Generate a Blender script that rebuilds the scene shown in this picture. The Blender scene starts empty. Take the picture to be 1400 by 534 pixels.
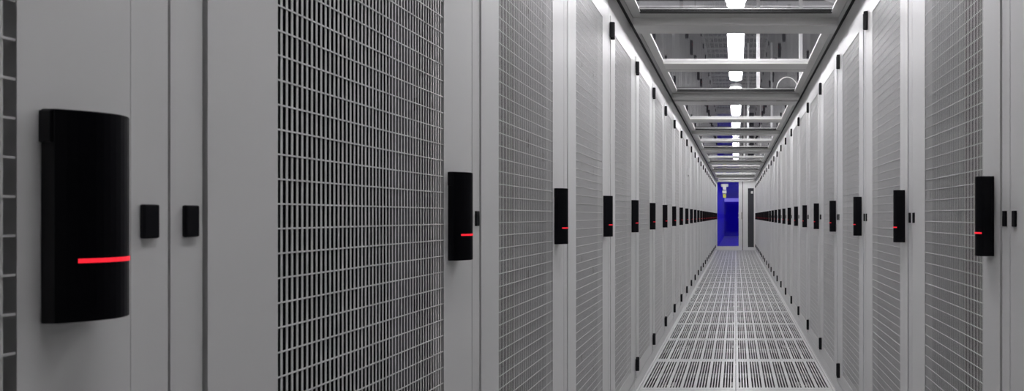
import bpy, bmesh, math, random
from mathutils import Vector
random.seed(4)
SC = bpy.context.scene
COL = SC.collection

# ------------------------------------------------------------------ camera, world, exposure
EYE = 1.074                      # lens height above the raised floor
F_PX = 650.0                     # focal length in pixels of the 1400 px frame
cam_d = bpy.data.cameras.new('camera')
cam = bpy.data.objects.new('camera', cam_d)
COL.objects.link(cam)
cam.location = (0, 0, EYE)
cam.rotation_euler = (math.radians(90), 0, 0)
cam_d.sensor_width = 36.0
cam_d.lens = F_PX / 1400 * 36.0
cam_d.shift_x = -(1006 - 700) / 1400
cam_d.shift_y = (295.3 - 267) / 1400
cam_d.clip_start = 0.02
cam_d.dof.use_dof = True
cam_d.dof.focus_distance = 4.0
cam_d.dof.aperture_fstop = 10.0
SC.camera = cam

world = bpy.data.worlds.new('world')
SC.world = world
world.use_nodes = True
world.node_tree.nodes['Background'].inputs[0].default_value = (1.0, 0.98, 0.97, 1)
world.node_tree.nodes['Background'].inputs[1].default_value = 0.02

SC.view_settings.view_transform = 'Standard'
SC.view_settings.look = 'None'
SC.view_settings.gamma = 1.0
SC.view_settings.use_curve_mapping = False
SC.view_settings.exposure = 0.0
LAMP = 47.0                      # strength of the luminaires above the glass roof
BLUE = 7.0                       # strength of the blue luminaires behind the glass door

# ------------------------------------------------------------------ helpers
def mat(name, col, rough=0.5, metal=0.0, bump=0.0, scale=200.0, var=0.0, spec=0.5, stretch=(1, 1, 1)):
    m = bpy.data.materials.new(name); m.use_nodes = True
    nt = m.node_tree; b = nt.nodes['Principled BSDF']
    b.inputs['Base Color'].default_value = (*col, 1)
    b.inputs['Roughness'].default_value = rough
    b.inputs['Metallic'].default_value = metal
    b.inputs['Specular IOR Level'].default_value = spec
    if bump or var:
        tc = nt.nodes.new('ShaderNodeTexCoord')
        mp = nt.nodes.new('ShaderNodeMapping'); mp.inputs['Scale'].default_value = stretch
        n = nt.nodes.new('ShaderNodeTexNoise'); n.inputs['Scale'].default_value = scale; n.inputs['Detail'].default_value = 3
        nt.links.new(tc.outputs['Object'], mp.inputs['Vector']); nt.links.new(mp.outputs[0], n.inputs['Vector'])
        if bump:
            bp = nt.nodes.new('ShaderNodeBump'); bp.inputs['Strength'].default_value = bump; bp.inputs['Distance'].default_value = 0.001
            nt.links.new(n.outputs['Fac'], bp.inputs['Height']); nt.links.new(bp.outputs[0], b.inputs['Normal'])
        if var:
            r = nt.nodes.new('ShaderNodeMapRange')
            r.inputs['To Min'].default_value = 1 - var; r.inputs['To Max'].default_value = 1 + var
            mx = nt.nodes.new('ShaderNodeVectorMath'); mx.operation = 'SCALE'
            mx.inputs[0].default_value = col
            nt.links.new(n.outputs['Fac'], r.inputs['Value']); nt.links.new(r.outputs[0], mx.inputs['Scale'])
            nt.links.new(mx.outputs[0], b.inputs['Base Color'])
    return m

def emit(name, col, s, base=(0.6, 0.6, 0.6)):
    m = bpy.data.materials.new(name); m.use_nodes = True
    nt = m.node_tree; b = nt.nodes['Principled BSDF']
    b.inputs['Base Color'].default_value = (*base, 1)
    b.inputs['Emission Color'].default_value = (*col, 1)
    b.inputs['Emission Strength'].default_value = s
    return m

def glass(name, tint=(1, 1, 1), ior=1.5):
    # flat pane: Fresnel mirror over clear transmission, each face on its own
    m = bpy.data.materials.new(name); m.use_nodes = True
    nt = m.node_tree; nt.nodes.remove(nt.nodes['Principled BSDF'])
    out = nt.nodes['Material Output']
    geo = nt.nodes.new('ShaderNodeNewGeometry')
    mr = nt.nodes.new('ShaderNodeMapRange')
    mr.inputs['To Min'].default_value = ior; mr.inputs['To Max'].default_value = 1 / ior
    fr = nt.nodes.new('ShaderNodeFresnel')
    tr = nt.nodes.new('ShaderNodeBsdfTransparent'); tr.inputs[0].default_value = (*tint, 1)
    gl = nt.nodes.new('ShaderNodeBsdfGlossy'); gl.inputs['Roughness'].default_value = 0.0
    mx = nt.nodes.new('ShaderNodeMixShader')
    nt.links.new(geo.outputs['Backfacing'], mr.inputs['Value']); nt.links.new(mr.outputs[0], fr.inputs['IOR'])
    nt.links.new(fr.outputs[0], mx.inputs[0]); nt.links.new(tr.outputs[0], mx.inputs[1]); nt.links.new(gl.outputs[0], mx.inputs[2])
    nt.links.new(mx.outputs[0], out.inputs['Surface'])
    return m

M = {
    'paint': mat('rack_paint', (0.70, 0.70, 0.695), 0.42, bump=0.05, scale=900),
    'door': mat('door_paint', (0.70, 0.70, 0.695), 0.40, bump=0.05, scale=900),
    'black': mat('black_plastic', (0.003, 0.003, 0.005), 0.38, bump=0.03, scale=1500, spec=0.18),
    'hinge': mat('black_hinge', (0.006, 0.006, 0.008), 0.4, spec=0.25),
    'inner': mat('inner_steel', (0.31, 0.31, 0.33), 0.5, bump=0.05, scale=300),
    'bar': mat('bar_paint', (0.60, 0.60, 0.585), 0.45),
    'strip': emit('pale_band_glow', (0.35, 0.30, 1.0), 0.55),  # emission added so the far wall's band stands out pale
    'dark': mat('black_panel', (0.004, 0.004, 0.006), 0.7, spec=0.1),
    'led': emit('red_indicator', (1.0, 0.02, 0.04), 1.0, (0.25, 0.01, 0.015)),
    'tile': mat('tile_paint', (0.62, 0.625, 0.62), 0.33, bump=0.04, scale=600, var=0.03),
    'alu': mat('aluminium_frame', (0.50, 0.50, 0.49), 0.36, metal=0.25, bump=0.04, scale=500, stretch=(0.05, 1, 1)),
    'beam': mat('beam_paint', (0.52, 0.52, 0.51), 0.45, bump=0.03, scale=700),
    'white': mat('white_paint', (0.75, 0.75, 0.75), 0.45, bump=0.03, scale=700),
    'gasket': mat('black_rubber', (0.008, 0.008, 0.008), 0.6),
    'glass': glass('roof_glass', (0.95, 0.95, 0.97), 1.6),
    'doorglass': glass('door_glass', (0.95, 0.96, 1.0)),
    'tint': mat('dark_tinted_glass', (0.05, 0.052, 0.06), 0.08),
    'hall': mat('hall_paint', (0.045, 0.045, 0.055), 0.8, var=0.1, scale=2),
    'concrete': mat('subfloor_concrete', (0.05, 0.05, 0.05), 0.9, var=0.2, scale=6),
    'lamp': emit('lamp_diffuser', (1.0, 0.982, 0.975), LAMP),
    'blue_lamp': emit('blue_lamp_diffuser', (0.07, 0.01, 1.0), BLUE),
    'blue': mat('blue_wall', (0.20, 0.12, 0.80), 0.55, var=0.06, scale=3),
    'blue_pale': mat('pale_blue_trim', (0.75, 0.72, 0.90), 0.5),
    'yellow': mat('yellow_sticker', (0.75, 0.72, 0.12), 0.5),
    'cable': mat('white_cable', (0.75, 0.75, 0.73), 0.4),
    'steel': mat('brushed_steel', (0.42, 0.42, 0.40), 0.35, metal=0.8),
}

class MB:
    def __init__(s): s.v = []; s.f = []
    def box(s, x0, x1, y0, y1, z0, z1):
        n = len(s.v)
        s.v += [(x0, y0, z0), (x1, y0, z0), (x1, y1, z0), (x0, y1, z0), (x0, y0, z1), (x1, y0, z1), (x1, y1, z1), (x0, y1, z1)]
        s.f += [(n+a, n+b, n+c, n+d) for a, b, c, d in ((3, 2, 1, 0), (4, 5, 6, 7), (0, 1, 5, 4), (1, 2, 6, 5), (2, 3, 7, 6), (3, 0, 4, 7))]
        return s
    def prism(s, pts, axis, a, b):
        """extrude a polygon along an axis; pts are the two other coordinates in axis order"""
        n = len(s.v); k = len(pts)
        for t in (a, b):
            for p in pts:
                q = list(p); q.insert(axis, t); s.v.append(tuple(q))
        s.f.append(tuple(n + i for i in range(k))); s.f.append(tuple(n + k + i for i in reversed(range(k))))
        for i in range(k):
            j = (i + 1) % k
            s.f.append((n + i, n + k + i, n + k + j, n + j))
        return s
    def mesh(s, name, m, bevel=0.0, seg=2, smooth=False):
        me = bpy.data.meshes.new(name)
        me.from_pydata(s.v, [], s.f)
        bm = bmesh.new(); bm.from_mesh(me)
        bmesh.ops.recalc_face_normals(bm, faces=bm.faces)
        if bevel:
            es = [e for e in bm.edges if len(e.link_faces) == 2 and e.calc_face_angle(0) > 0.5]
            bmesh.ops.bevel(bm, geom=es, offset=bevel, segments=seg, profile=0.5, affect='EDGES', clamp_overlap=True)
        bm.to_mesh(me); bm.free()
        if smooth:
            for p in me.polygons: p.use_smooth = True
            try: me.set_sharp_from_angle(angle=math.radians(40))
            except Exception: pass
        me.materials.append(M[m])
        return me

def put(name, me, parent=None, loc=None, rz=0):
    o = bpy.data.objects.new(name, me); COL.objects.link(o)
    if parent: o.parent = parent
    if loc: o.location = loc
    if rz: o.rotation_euler = (0, 0, rz)
    return o
def thing(name, loc, rz=0): return put(name, None, None, loc, rz)
def tag(o, label, cat, group=None):
    o['label'] = label; o['category'] = cat
    if group: o['group'] = group
    return o
def struct(o): o['kind'] = 'structure'; return o
def stuff(o): o['kind'] = 'stuff'; return o

ORD = ['first', 'second', 'third', 'fourth', 'fifth', 'sixth', 'seventh', 'eighth', 'ninth', 'tenth']
END = 14.95                     # end wall of the aisle
HALF = 0.62                     # rack fronts to the aisle's middle line
PITCH = 0.6
L0 = 0.5227                     # a rack boundary in the row beside the blue door
R0 = 0.48                       # a rack boundary in the opposite row

# ------------------------------------------------------------------ the hall around the aisle
HX, HY0, HY1, HZ = 3.4, -3.0, 27.2, 4.0
struct(put('ceiling', MB().box(-HX, HX, HY0, HY1, HZ, HZ + .1).mesh('ceiling', 'hall')))
struct(put('wall_left', MB().box(-HX - .1, -HX, HY0, HY1, -.5, HZ).mesh('wall_left', 'hall')))
struct(put('wall_right', MB().box(HX, HX + .1, HY0, HY1, -.5, HZ).mesh('wall_right', 'hall')))
struct(put('wall_back', MB().box(-HX, HX, HY0 - .1, HY0, -.5, HZ).mesh('wall_back', 'hall')))
struct(put('wall_far', MB().box(-HX, HX, HY1, HY1 + .1, -.5, HZ).mesh('wall_far', 'hall')))

# raised floor: concrete below, solid panels under the racks, slotted tiles in the aisle
floor = struct(put('floor', MB().box(-HX, HX, HY0, HY1, -.5, -.4).mesh('floor', 'concrete')))
slab = MB().box(-HX, -HALF, HY0, HY1, -.035, 0).box(HALF, HX, HY0, HY1, -.035, 0)
slab.box(-HALF, HALF, HY0, -1.25, -.035, 0).box(-HALF, HALF, END, HY1, -.035, 0)
put('floor_slab', slab.mesh('floor_slab', 'tile'), floor)
for s in (-1, 1):
    put('edge_strip', MB().box(min(s*.602, s*.6155), max(s*.602, s*.6155), -1.25, END - .002, -.03, 0).mesh('edge_strip', 'tile'), floor)

def tile_mesh():
    b = MB(); T = .5985; z0, z1 = -.003, 0.0
    m, g, sw, sb = .0185, .0205, .0100, .0076     # side margin, gap between slot groups, slot width, bar width
    e = .032                                       # solid ends
    xs = []; x = m
    for i in range(7):
        for k in range(4):
            xs.append((x, x + sw)); x += sw + (sb if k < 3 else g)
    b.box(0.0015, T, .0015, e, z0, z1); b.box(0.0015, T, .6 - e, T, z0, z1)
    px = 0.0015
    for a, c in xs:
        b.box(px, a, e, .6 - e, z0, z1); px = c
    b.box(px, T, e, .6 - e, z0, z1)
    # pressed rim below the tile
    b.box(.002, .012, .002, .598, -.03, z0); b.box(.588, .598, .002, .598, -.03, z0)
    b.box(.012, .588, .002, .012, -.03, z0); b.box(.012, .588, .588, .598, -.03, z0)
    b.box(.012, .588, .296, .304, -.03, z0)
    return b.mesh('floor_tile', 'tile')
tm = tile_mesh()
for k in range(-3, 24):
    for sx in (-.6, 0):
        put('floor_tile', tm, floor, (sx, .55 + .6 * k, 0))
# pedestals and stringers that carry the tiles
ped = MB().box(-.02, .02, -.02, .02, -.4, -.031).box(-.05, .05, -.05, .05, -.4, -.392)
pm = ped.mesh('pedestal', 'steel')
for k in range(-3, 25):
    for x in (-.58, 0, .58): put('pedestal', pm, floor, (x, .55 + .6 * k, 0))

# ------------------------------------------------------------------ server racks
RH = 2.200
DZ0, DZ1 = .070, 2.066          # door
MZ0, MZ1 = .147, 2.001          # mesh opening
MX0, MX1 = .121, .4873
DX0, DX1 = .0355, .5640

def rack_meshes():
    R = {}
    b = MB()
    b.box(.0012, .0325, .003, .045, .064, RH); b.box(.567, .5988, .003, .045, .064, RH)        # front posts
    b.box(.0325, .567, .003, .045, 2.0700, RH); b.box(.0325, .567, .003, .045, .030, .066)     # head and foot rails
    b.box(.0012, .5988, .002, .06, .0, .062)                                                    # plinth front
    R['frame'] = b.mesh('front_frame', 'paint')
    b = MB()
    b.box(.0012, .012, .0455, 1.0, .0625, RH); b.box(.588, .5988, .0455, 1.0, .0625, RH)        # side walls
    b.box(.012, .588, .985, 1.0, .0625, RH); b.box(.012, .588, .0455, .985, RH - .012, RH); b.box(.0012, .5988, .0605, .985, .0, .0625)
    R['body'] = b.mesh('body', 'inner')
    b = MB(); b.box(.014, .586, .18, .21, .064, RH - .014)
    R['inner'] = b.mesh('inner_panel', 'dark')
    b = MB()
    for z in (.32, .80, 1.27, 1.75):
        b.box(.5868, .588, .070, .076, z, z + .030); b.box(.5868, .588, .125, .131, z + .05, z + .080)
    R['slots'] = b.mesh('cable_slots', 'dark')
    b = MB()
    b.box(DX0, MX0, 0, .024, DZ0, DZ1); b.box(MX1, DX1, 0, .024, DZ0, DZ1)
    b.box(MX0, MX1, 0, .024, MZ1, DZ1); b.box(MX0, MX1, 0, .024, DZ0, MZ0)
    R['door'] = b.mesh('door', 'door')
    b = MB(); p = .0078; n = int(round((MX1 - MX0) / p)); p = (MX1 - MX0) / n
    for i in range(1, n):
        x = MX0 + i * p; b.box(x - .0014, x + .0014, .0022, .0031, MZ0, MZ1)
    q = (MZ1 - MZ0) / 55
    for i in range(1, 55):
        z = MZ0 + i * q; b.box(MX0, MX1, .0013, .0026, z - .0011, z + .0011)
    R['mesh'] = b.mesh('mesh_panel', 'door')
    # lock handle: bowed face, thicker towards the hinge-free side
    b = MB(); prof = [(.501, 0.0)]
    P = lambda t: .013 + .080 * t - .063 * t * t
    for i in range(13):
        t = i / 12; prof.append((.501 + .039 * t, -P(t)))
    prof.append((.540, 0.0))
    b.prism(prof, 2, EYE - .096, EYE + .096)
    R['handle'] = b.mesh('lock_handle', 'black', bevel=.0012, seg=2)
    b = MB(); b.box(.4998, .5025, -.011, 0, EYE + .066, EYE + .0945); b.box(.5385, .5405, -.026, -.006, EYE - .085, EYE + .075)
    R['cap'] = b.mesh('handle_backplate', 'black', bevel=.0006, seg=1)
    b = MB(); z0, z1 = EYE - .0425, EYE - .0385
    pts = []
    for i in range(9):
        t = .17 + (.992 - .17) * i / 8; pts.append((.501 + .039 * t, -P(t) - .0006))
    back = [(x, y + .0012) for x, y in reversed(pts)]
    b.prism(pts + back, 2, z0, z1)
    R['led'] = b.mesh('indicator_light', 'led')
    # hinge: a door knuckle and a shorter post knuckle
    def knuckle(b, cx, w, h, z, zz):
        pts = []
        for i in range(9):
            a = math.pi * i / 8; pts.append((cx + w * math.cos(a), -.006 - h * math.sin(a)))
        pts = [(cx + w, .001)] + pts + [(cx - w, .001)]
        b.prism(pts, 2, z, zz)
    for nm, z in (('hinge_top', 1.952), ('hinge_bottom', .1115)):
        b = MB(); knuckle(b, .0415, .0072, .013, z, z + .085); knuckle(b, .0265, .0070, .012, z + .006, z + .079)
        R[nm] = b.mesh('hinge', 'hinge', bevel=.003, seg=2)
    for nm, x in (('latch_a', .0123), ('latch_b', .5743)):
        R[nm] = MB().box(x, x + .014, -.0015, .004, EYE - .0235, EYE + .0125).mesh('latch', 'black', bevel=.0016, seg=2)
    return R
RM = rack_meshes()

def rack(loc, rz, label, group):
    t = tag(thing('server_rack', loc, rz), label, 'server rack', group)
    put('front_frame', RM['frame'], t); put('body', RM['body'], t)
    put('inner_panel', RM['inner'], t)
    stuff(put('cable_slots', RM['slots'], t))
    put('latch', RM['latch_a'], t); put('latch', RM['latch_b'], t)
    d = put('door', RM['door'], t)
    stuff(put('mesh_panel', RM['mesh'], d))
    put('lock_handle', RM['handle'], d); put('handle_backplate', RM['cap'], d); l = put('indicator_light', RM['led'], d)
    l['label'] = 'glowing red indicator line'
    put('hinge', RM['hinge_top'], d); put('hinge', RM['hinge_bottom'], d)
    return t

GL, GR = 'server racks in the row ending at the blue glass door', 'server racks in the row ending at the dark window panel'
def rack_label(yc, row):
    """which roof crossbeam (single ones, pairs) the rack stands under or beside"""
    best = None
    for k in range(-1, 4):
        for y, w in ((2.78 + 3.6 * k, ORD[3 - k] + ' single crossbeam'), (4.53 + 3.6 * k, ORD[2 - k] + ' crossbeam pair' if k < 3 else None)):
            if w and (best is None or abs(yc - y) < abs(best[0])): best = (yc - y, w)
    d, w = best
    rel = 'under' if abs(d) < .3 else ('one rack past' if d > 0 else 'one rack before')
    if d > .9: rel = 'two racks past'
    return 'grey mesh rack, %s row, %s the %s from the end wall' % (row, rel, w)
for n in range(-2, 24):
    y = L0 + PITCH * n
    lab = rack_label(y + .3, 'blue-door')
    if n == 23: lab = 'last light grey server rack standing against the blue glass door'
    if n == 9: lab = 'light grey server rack with a small white sensor box on its mesh door'
    rack((-HALF, y, 0), math.pi / 2, lab, GL)
for n in range(-2, 24):
    y = R0 + PITCH * n
    lab = rack_label(y + .3, 'dark-window')
    if n == 23: lab = 'last light grey server rack standing against the dark window panel'
    rack((HALF, y + PITCH, 0), -math.pi / 2, lab, GR)

# ------------------------------------------------------------------ glass roof over the aisle
ZU = EYE + 1.13                 # underside of the roof frames
XR = .587                       # inner edge of the side rails
YR0, YR1 = -.95, END - .01
for i, s in enumerate((-1, 1)):
    X = lambda a, b: (min(s*a, s*b), max(s*a, s*b))
    t = struct(put('trim_%d' % (i + 1), None))
    put('side_rail', MB().prism([(s*.632, RH + .0085), (s*.616, RH + .0085), (s*.594, RH + .015), (s*.590, RH + .020), (s*.590, RH + .060), (s*.632, RH + .060)], 1, YR0, YR1).mesh('side_rail', 'alu'), t)
    put('rail_gasket', MB().box(*X(.611, .630), YR0, YR1, RH + .0005, RH + .0085).mesh('rail_gasket', 'gasket'), t)
    put('gap_backing', MB().box(*X(.577, XR + .0035), YR0, YR1, RH + .018, RH + .026).mesh('gap_backing', 'gasket'), t)  # black strip added above the open gap to keep it dark

def roof_panel(y0, bars, y1, label):
    """panel frame from y0 to y1; bars = [(start of wide bar, end)] between glass panes"""
    t = tag(thing('roof_panel', (0, y0, ZU)), label, 'roof panel', 'glazed roof panels over the aisle')
    L = y1 - y0; xo, xi = .5835, .535; h = .032
    ends = [(0, .055)] + [(a - y0, b - y0) for a, b in bars] + [(L - .055, L)]
    for s in (-1, 1):
        put('side_member', MB().box(min(s*xi, s*xo), max(s*xi, s*xo), 0, L, 0, .022).mesh('side_member', 'alu'), t)
        put('glazing_bead', MB().box(min(s*(xi-.004), s*xi), max(s*(xi-.004), s*xi), .055, L - .055, .004, .007).mesh('glazing_bead', 'bar'), t)
    for i, (a, b) in enumerate(ends):
        if i and i < len(ends) - 1:
            put('middle_bar', MB().box(-xi, xi, a, a + .139, -.004, h).mesh('middle_bar', 'bar'), t)
            put('middle_bar', MB().box(-xi, xi, b - .058, b, 0, h).mesh('middle_bar', 'alu'), t)
            put('gasket', MB().box(-xi, xi, a + .139, b - .058, -.001, h).mesh('gasket', 'gasket'), t)
        else:
            put('end_member', MB().box(-xi, xi, a, b, 0, h).mesh('end_member', 'alu'), t)
    for i in range(len(ends) - 1):
        a, b = ends[i][1], ends[i + 1][0]
        put('glass_pane', MB().box(-xi, xi, a - .003, b - .014 if i == len(ends) - 2 else b, .0100, .0155).mesh('glass_pane', 'glass'), t)
        if i == len(ends) - 2:
            put('gasket', MB().box(-xi, xi, b - .014, b, .001, .020).mesh('gasket', 'gasket'), t)
    return t

def beam(y0, y1, label, group, latches=False):
    t = tag(thing('roof_crossbeam', (0, y0, ZU - .040)), label, 'crossbeam', group)
    L = y1 - y0
    put('beam_body', MB().prism([(0, .006), (0, .085), (L, .085), (L, 0), (.006, 0)], 0, -XR, XR).mesh('beam_body', 'beam'), t)
    if latches:
        for x in (-.30, .41):
            put('roof_latch', MB().box(x - .028, x + .028, -.026, .012, -.004, .010).mesh('roof_latch', 'steel', bevel=.003), t)
    return t

PL = 'glass roof panel %s the %s, counted from the end wall'
for k in range(-1, 4):
    o = 2.716 + 3.6 * k
    beam(o, o + .125, '%s single grey roof crossbeam from the end wall' % ORD[3 - k], 'single roof crossbeams')
    if k == 3:
        roof_panel(o + .133, [(o + .73, o + .94)], YR1 - .03, 'shorter aluminium roof panel with glass panes touching the end wall')
        continue
    roof_panel(o + .133, [(o + .798, o + 1.010)], o + 1.662, PL % ('just past', ORD[3 - k] + ' single roof crossbeam'))
    beam(o + 1.668, o + 1.755, 'narrow grey beam of the %s roof crossbeam pair from the end wall' % ORD[2 - k], 'narrow paired roof crossbeams')
    beam(o + 1.800, o + 1.955, 'wide grey beam with latches of the %s roof crossbeam pair from the end wall' % ORD[2 - k], 'wide paired roof crossbeams', True)
    put_g = put('gasket_strip', MB().box(-XR, XR, o + 1.7555, o + 1.7995, ZU - .012, ZU + .03).mesh('gasket_strip', 'gasket'))
    tag(put_g, 'black strip between the beams of the %s roof crossbeam pair from the end wall' % ORD[2 - k], 'gasket', 'gap strips between paired crossbeams')
    roof_panel(o + 1.962, [(o + 2.814, o + 3.030)], o + 3.594, PL % ('just past', ORD[2 - k] + ' roof crossbeam pair'))

# ------------------------------------------------------------------ above the roof: lamps, posts, cables
def stadium(w, l, n=8):
    pts = []
    for i in range(n + 1):
        a = math.pi * i / n; pts.append((w * math.cos(a), l - w + w * math.sin(a)))
    for i in range(n + 1):
        a = math.pi + math.pi * i / n; pts.append((w * math.cos(a), w + w * math.sin(a)))
    return pts
LZ = EYE + 1.75
LL = 1.75
dif = MB().prism(stadium(.073, LL), 2, 0, .035).mesh('diffuser', 'lamp')
hou = MB().prism(stadium(.085, LL + .024), 2, .035, .075).mesh('housing', 'white')
rod = MB().box(-.004, .004, -.004, .004, .075, HZ - LZ).mesh('hanging_rod', 'steel')
for k in range(-1, 6):
    t = tag(thing('ceiling_light', (0, 4.02 + 2.14 * k - LL, LZ)), '%s long lit lamp above the glass roof, counted from the end wall' % ORD[5 - k], 'lamp', 'lamps above the glass roof')
    put('diffuser', dif, t); put('housing', hou, t, (0, -.012, 0))
    put('hanging_rod', rod, t, (0, .3, 0)); put('hanging_rod', rod, t, (0, LL - .3, 0))

pz0 = ZU - .040 + .085
def tube_mesh(pts, r, m, n=8):
    me = MB(); P = [Vector(p) for p in pts]; up = Vector((0, 1, 0)); base = len(me.v)
    for i, p in enumerate(P):
        d = (P[min(i + 1, len(P) - 1)] - P[max(i - 1, 0)]).normalized()
        a = d.cross(up).normalized(); b = d.cross(a).normalized()
        for j in range(n):
            t = 2 * math.pi * j / n; me.v.append(tuple(p + a * r * math.cos(t) + b * r * math.sin(t)))
    for i in range(len(P) - 1):
        for j in range(n):
            me.f.append((i*n + j, i*n + (j+1) % n, (i+1)*n + (j+1) % n, (i+1)*n + j))
    me.f.append(tuple(range(n))); me.f.append(tuple((len(P)-1)*n + j for j in range(n)))
    return me.mesh('tube', m, smooth=True)
arc = tube_mesh([(-.098 * math.cos(math.pi * i / 16), 0, .115 * math.sin(math.pi * i / 16)) for i in range(17)], .0045, 'cable')
post = MB().box(-.016, .016, -.016, .016, 0, HZ - pz0 - .0115).box(-.035, .035, -.035, .035, 0, .008).mesh('support_post', 'white')
for k in range(-1, 4):
    y = 2.716 + 3.6 * k + 1.71
    if k == 3: continue
    for x, z, lb in ((.208, pz0, 'white post on the %s crossbeam pair from the end wall, nearer the lamps' % ORD[2 - k]), (.604, RH + .0602, 'white post beside the arched cable at the %s crossbeam pair from the end wall' % ORD[2 - k])):
        tag(put('support_post', post, None, (x, y, z)), lb, 'post', 'white posts above the roof')
    tag(put('arched_cable', arc, None, (.478, y, pz0 + .004)), 'white cable arching over the %s crossbeam pair from the end wall' % ORD[2 - k], 'cable', 'arched cables above the roof')
br = tube_mesh([(.640, 0, 2.10), (1.10, .0, 1.94)], .014, 'white')
tag(put('brace_bar', br, None, (0, 2.716 + 1.71 + .02, EYE)), 'white slanting brace bar fixed to a post above the glass roof', 'bar')
hb = MB().box(-1.4, 1.4, -.022, .022, -.022, .022)
for x in (-1.2, 1.2): hb.box(x - .006, x + .006, -.006, .006, .022, HZ - (EYE + 2.16))
tag(put('ceiling_strut', hb.mesh('ceiling_strut', 'white'), None, (0, 4.85, EYE + 2.16)), 'white strut running across the hall above the glass roof', 'strut')

# ------------------------------------------------------------------ end wall with glazed doors
def zz(y): return EYE + (295.3 - y) / 43.5       # pixel row on the end wall's plane
Y0, Y1 = END, END + .06
w = MB()
w.box(-HALF, HALF, Y0, Y1, 2.165, 2.45)
w.box(-1.7, -HALF, Y0, Y1, 0, 2.45).box(HALF, 1.7, Y0, Y1, 0, 2.45)
struct(put('wall_end', w.mesh('wall_end', 'white')))
d1 = struct(put('door_1', None, None, (0, 0, 0)))
yf, yb = Y0 + .005, Y0 + .045
put('door_frame', MB().box(-.6195, -.584, yf, yb, .004, 2.163).box(.092, .208, yf, yb, .004, 2.163)
    .box(-.584, .092, yf, yb, zz(248.6), 2.163).box(-.584, .092, yf, yb, .004, zz(336.2)).mesh('door_frame', 'white'), d1)
put('door_glass', MB().box(-.584, .092, Y0 + .020, Y0 + .028, zz(336.2), zz(248.6)).mesh('door_glass', 'doorglass'), d1)
put('door_handle', MB().box(.165, .195, Y0 - .02, yf, .98, 1.20).mesh('door_handle', 'steel', bevel=.004), d1)
put('door_lock', MB().box(.070, .098, Y0 - .006, yf, 1.02, 1.05).box(.078, .098, Y0 - .006, yf, 1.15, 1.18).mesh('door_lock', 'white', bevel=.003), d1)
d2 = struct(put('door_2', None))
put('door_frame', MB().box(.226, .380, yf, yb, .004, 2.163).box(.568, .6195, yf, yb, .004, 2.163)
    .box(.380, .568, yf, yb, zz(257), 2.163).box(.380, .568, yf, yb, .004, zz(337.6)).mesh('door_frame', 'white'), d2)
put('tinted_pane', MB().box(.380, .568, Y0 + .015, Y0 + .03, zz(337.6), zz(257)).mesh('tinted_pane', 'tint'), d2)
put('seal_strip', MB().box(.2085, .2255, Y0 + .012, yb, .004, 2.163).mesh('seal_strip', 'gasket'), d1)
put('window_mark', MB().box(.475, .545, Y0 + .012, Y0 + .0149, zz(264.3), zz(261.0)).mesh('window_mark', 'bar'), d2)  # small pale rectangle in front of the tinted pane
# signs and boxes
ys = Y0 + .016
tag(put('door_sign', MB().box(-.465, -.235, ys, ys + .0035, zz(254.9), zz(251.2)).box(-.405, -.305, ys, ys + .0035, zz(259.2), zz(254.9)).mesh('door_sign', 'white')),
    'white T-shaped notice stuck on the blue glass door', 'notice')
tag(put('door_sign', MB().box(-.425, -.290, ys, ys + .0035, zz(264.2), zz(260.1)).mesh('door_sign', 'white')), 'small white square notice above the yellow sticker on the blue glass door', 'notice')
tag(put('warning_sticker', MB().box(-.405, -.305, ys, ys + .0035, zz(270.2), zz(265.0)).mesh('warning_sticker', 'yellow')), 'yellow sticker on the blue glass door', 'sticker')
tag(put('name_plate', MB().box(-.52, -.335, Y0 + .001, Y0 + .005, zz(246.9), zz(245.2)).mesh('name_plate', 'cable')), 'narrow white plate above the blue glass door', 'plate')
tag(put('sensor_box', MB().box(-.618, -.545, Y0 - .035, Y0 - .001, zz(249.2), zz(244.4)).mesh('sensor_box', 'white', bevel=.004)), 'small white box on the wall at the top corner of the blue glass door', 'box')
sb = tag(thing('sensor_box', (-HALF, 6.06, 1.64)), 'small white sensor box fixed on a mesh rack door', 'sensor')
put('case', MB().box(.0005, .034, -.022, .022, -.042, .042).mesh('case', 'white', bevel=.003), sb)
put('probe', MB().box(.012, .018, -.003, .003, -.060, -.042).mesh('probe', 'hinge'), sb)

# ------------------------------------------------------------------ blue-lit room behind the glass door
BY0, BY1, BX0, BX1, BZ = Y1, 25.7, -.62, 1.7, 2.16
for nm, m in (('wall_blue_left', MB().box(BX0 - .05, BX0, BY0, BY1, 0, BZ + .4)), ('wall_blue_right', MB().box(BX1 - .05, BX1, BY0, BY1, 0, BZ + .4)),
              ('wall_blue_back', MB().box(BX0, BX1, BY1, BY1 + .05, 0, BZ + .4)), ('ceiling_blue', MB().box(BX0, BX1 - .05, BY0, BY1, BZ + .25, BZ + .3))):
    struct(put(nm, m.mesh(nm, 'blue')))
tag(put('glowing_band', MB().box(BX0 + .01, BX1 - .06, BY1 - .06, BY1 - .001, 1.86, 2.04).mesh('glowing_band', 'strip', bevel=.01)), 'glowing pale blue band high on the far wall beyond the blue glass door', 'lamp')  # wall band given an added glow to look brightly lit
for i in range(5):
    y = 16.6 + 1.9 * i
    tag(put('ceiling_beam', MB().box(BX0, BX1 - .05, y, y + .12, BZ + .1, BZ + .25).mesh('ceiling_beam', 'blue')), '%s blue-lit ceiling beam beyond the glass door' % ORD[i], 'beam', 'beams beyond the glass door')
for i in range(4):
    y = 17.2 + 1.9 * i
    t = tag(thing('blue_lamp', (.5, y, BZ + .2)), '%s blue ceiling lamp beyond the glass door' % ORD[i], 'lamp', 'blue lamps beyond the glass door')
    put('diffuser', MB().box(-.5, .5, -.15, .15, 0, .02).mesh('diffuser', 'blue_lamp'), t)
    put('housing', MB().box(-.52, .52, -.17, .17, .02, .05).mesh('housing', 'white'), t)
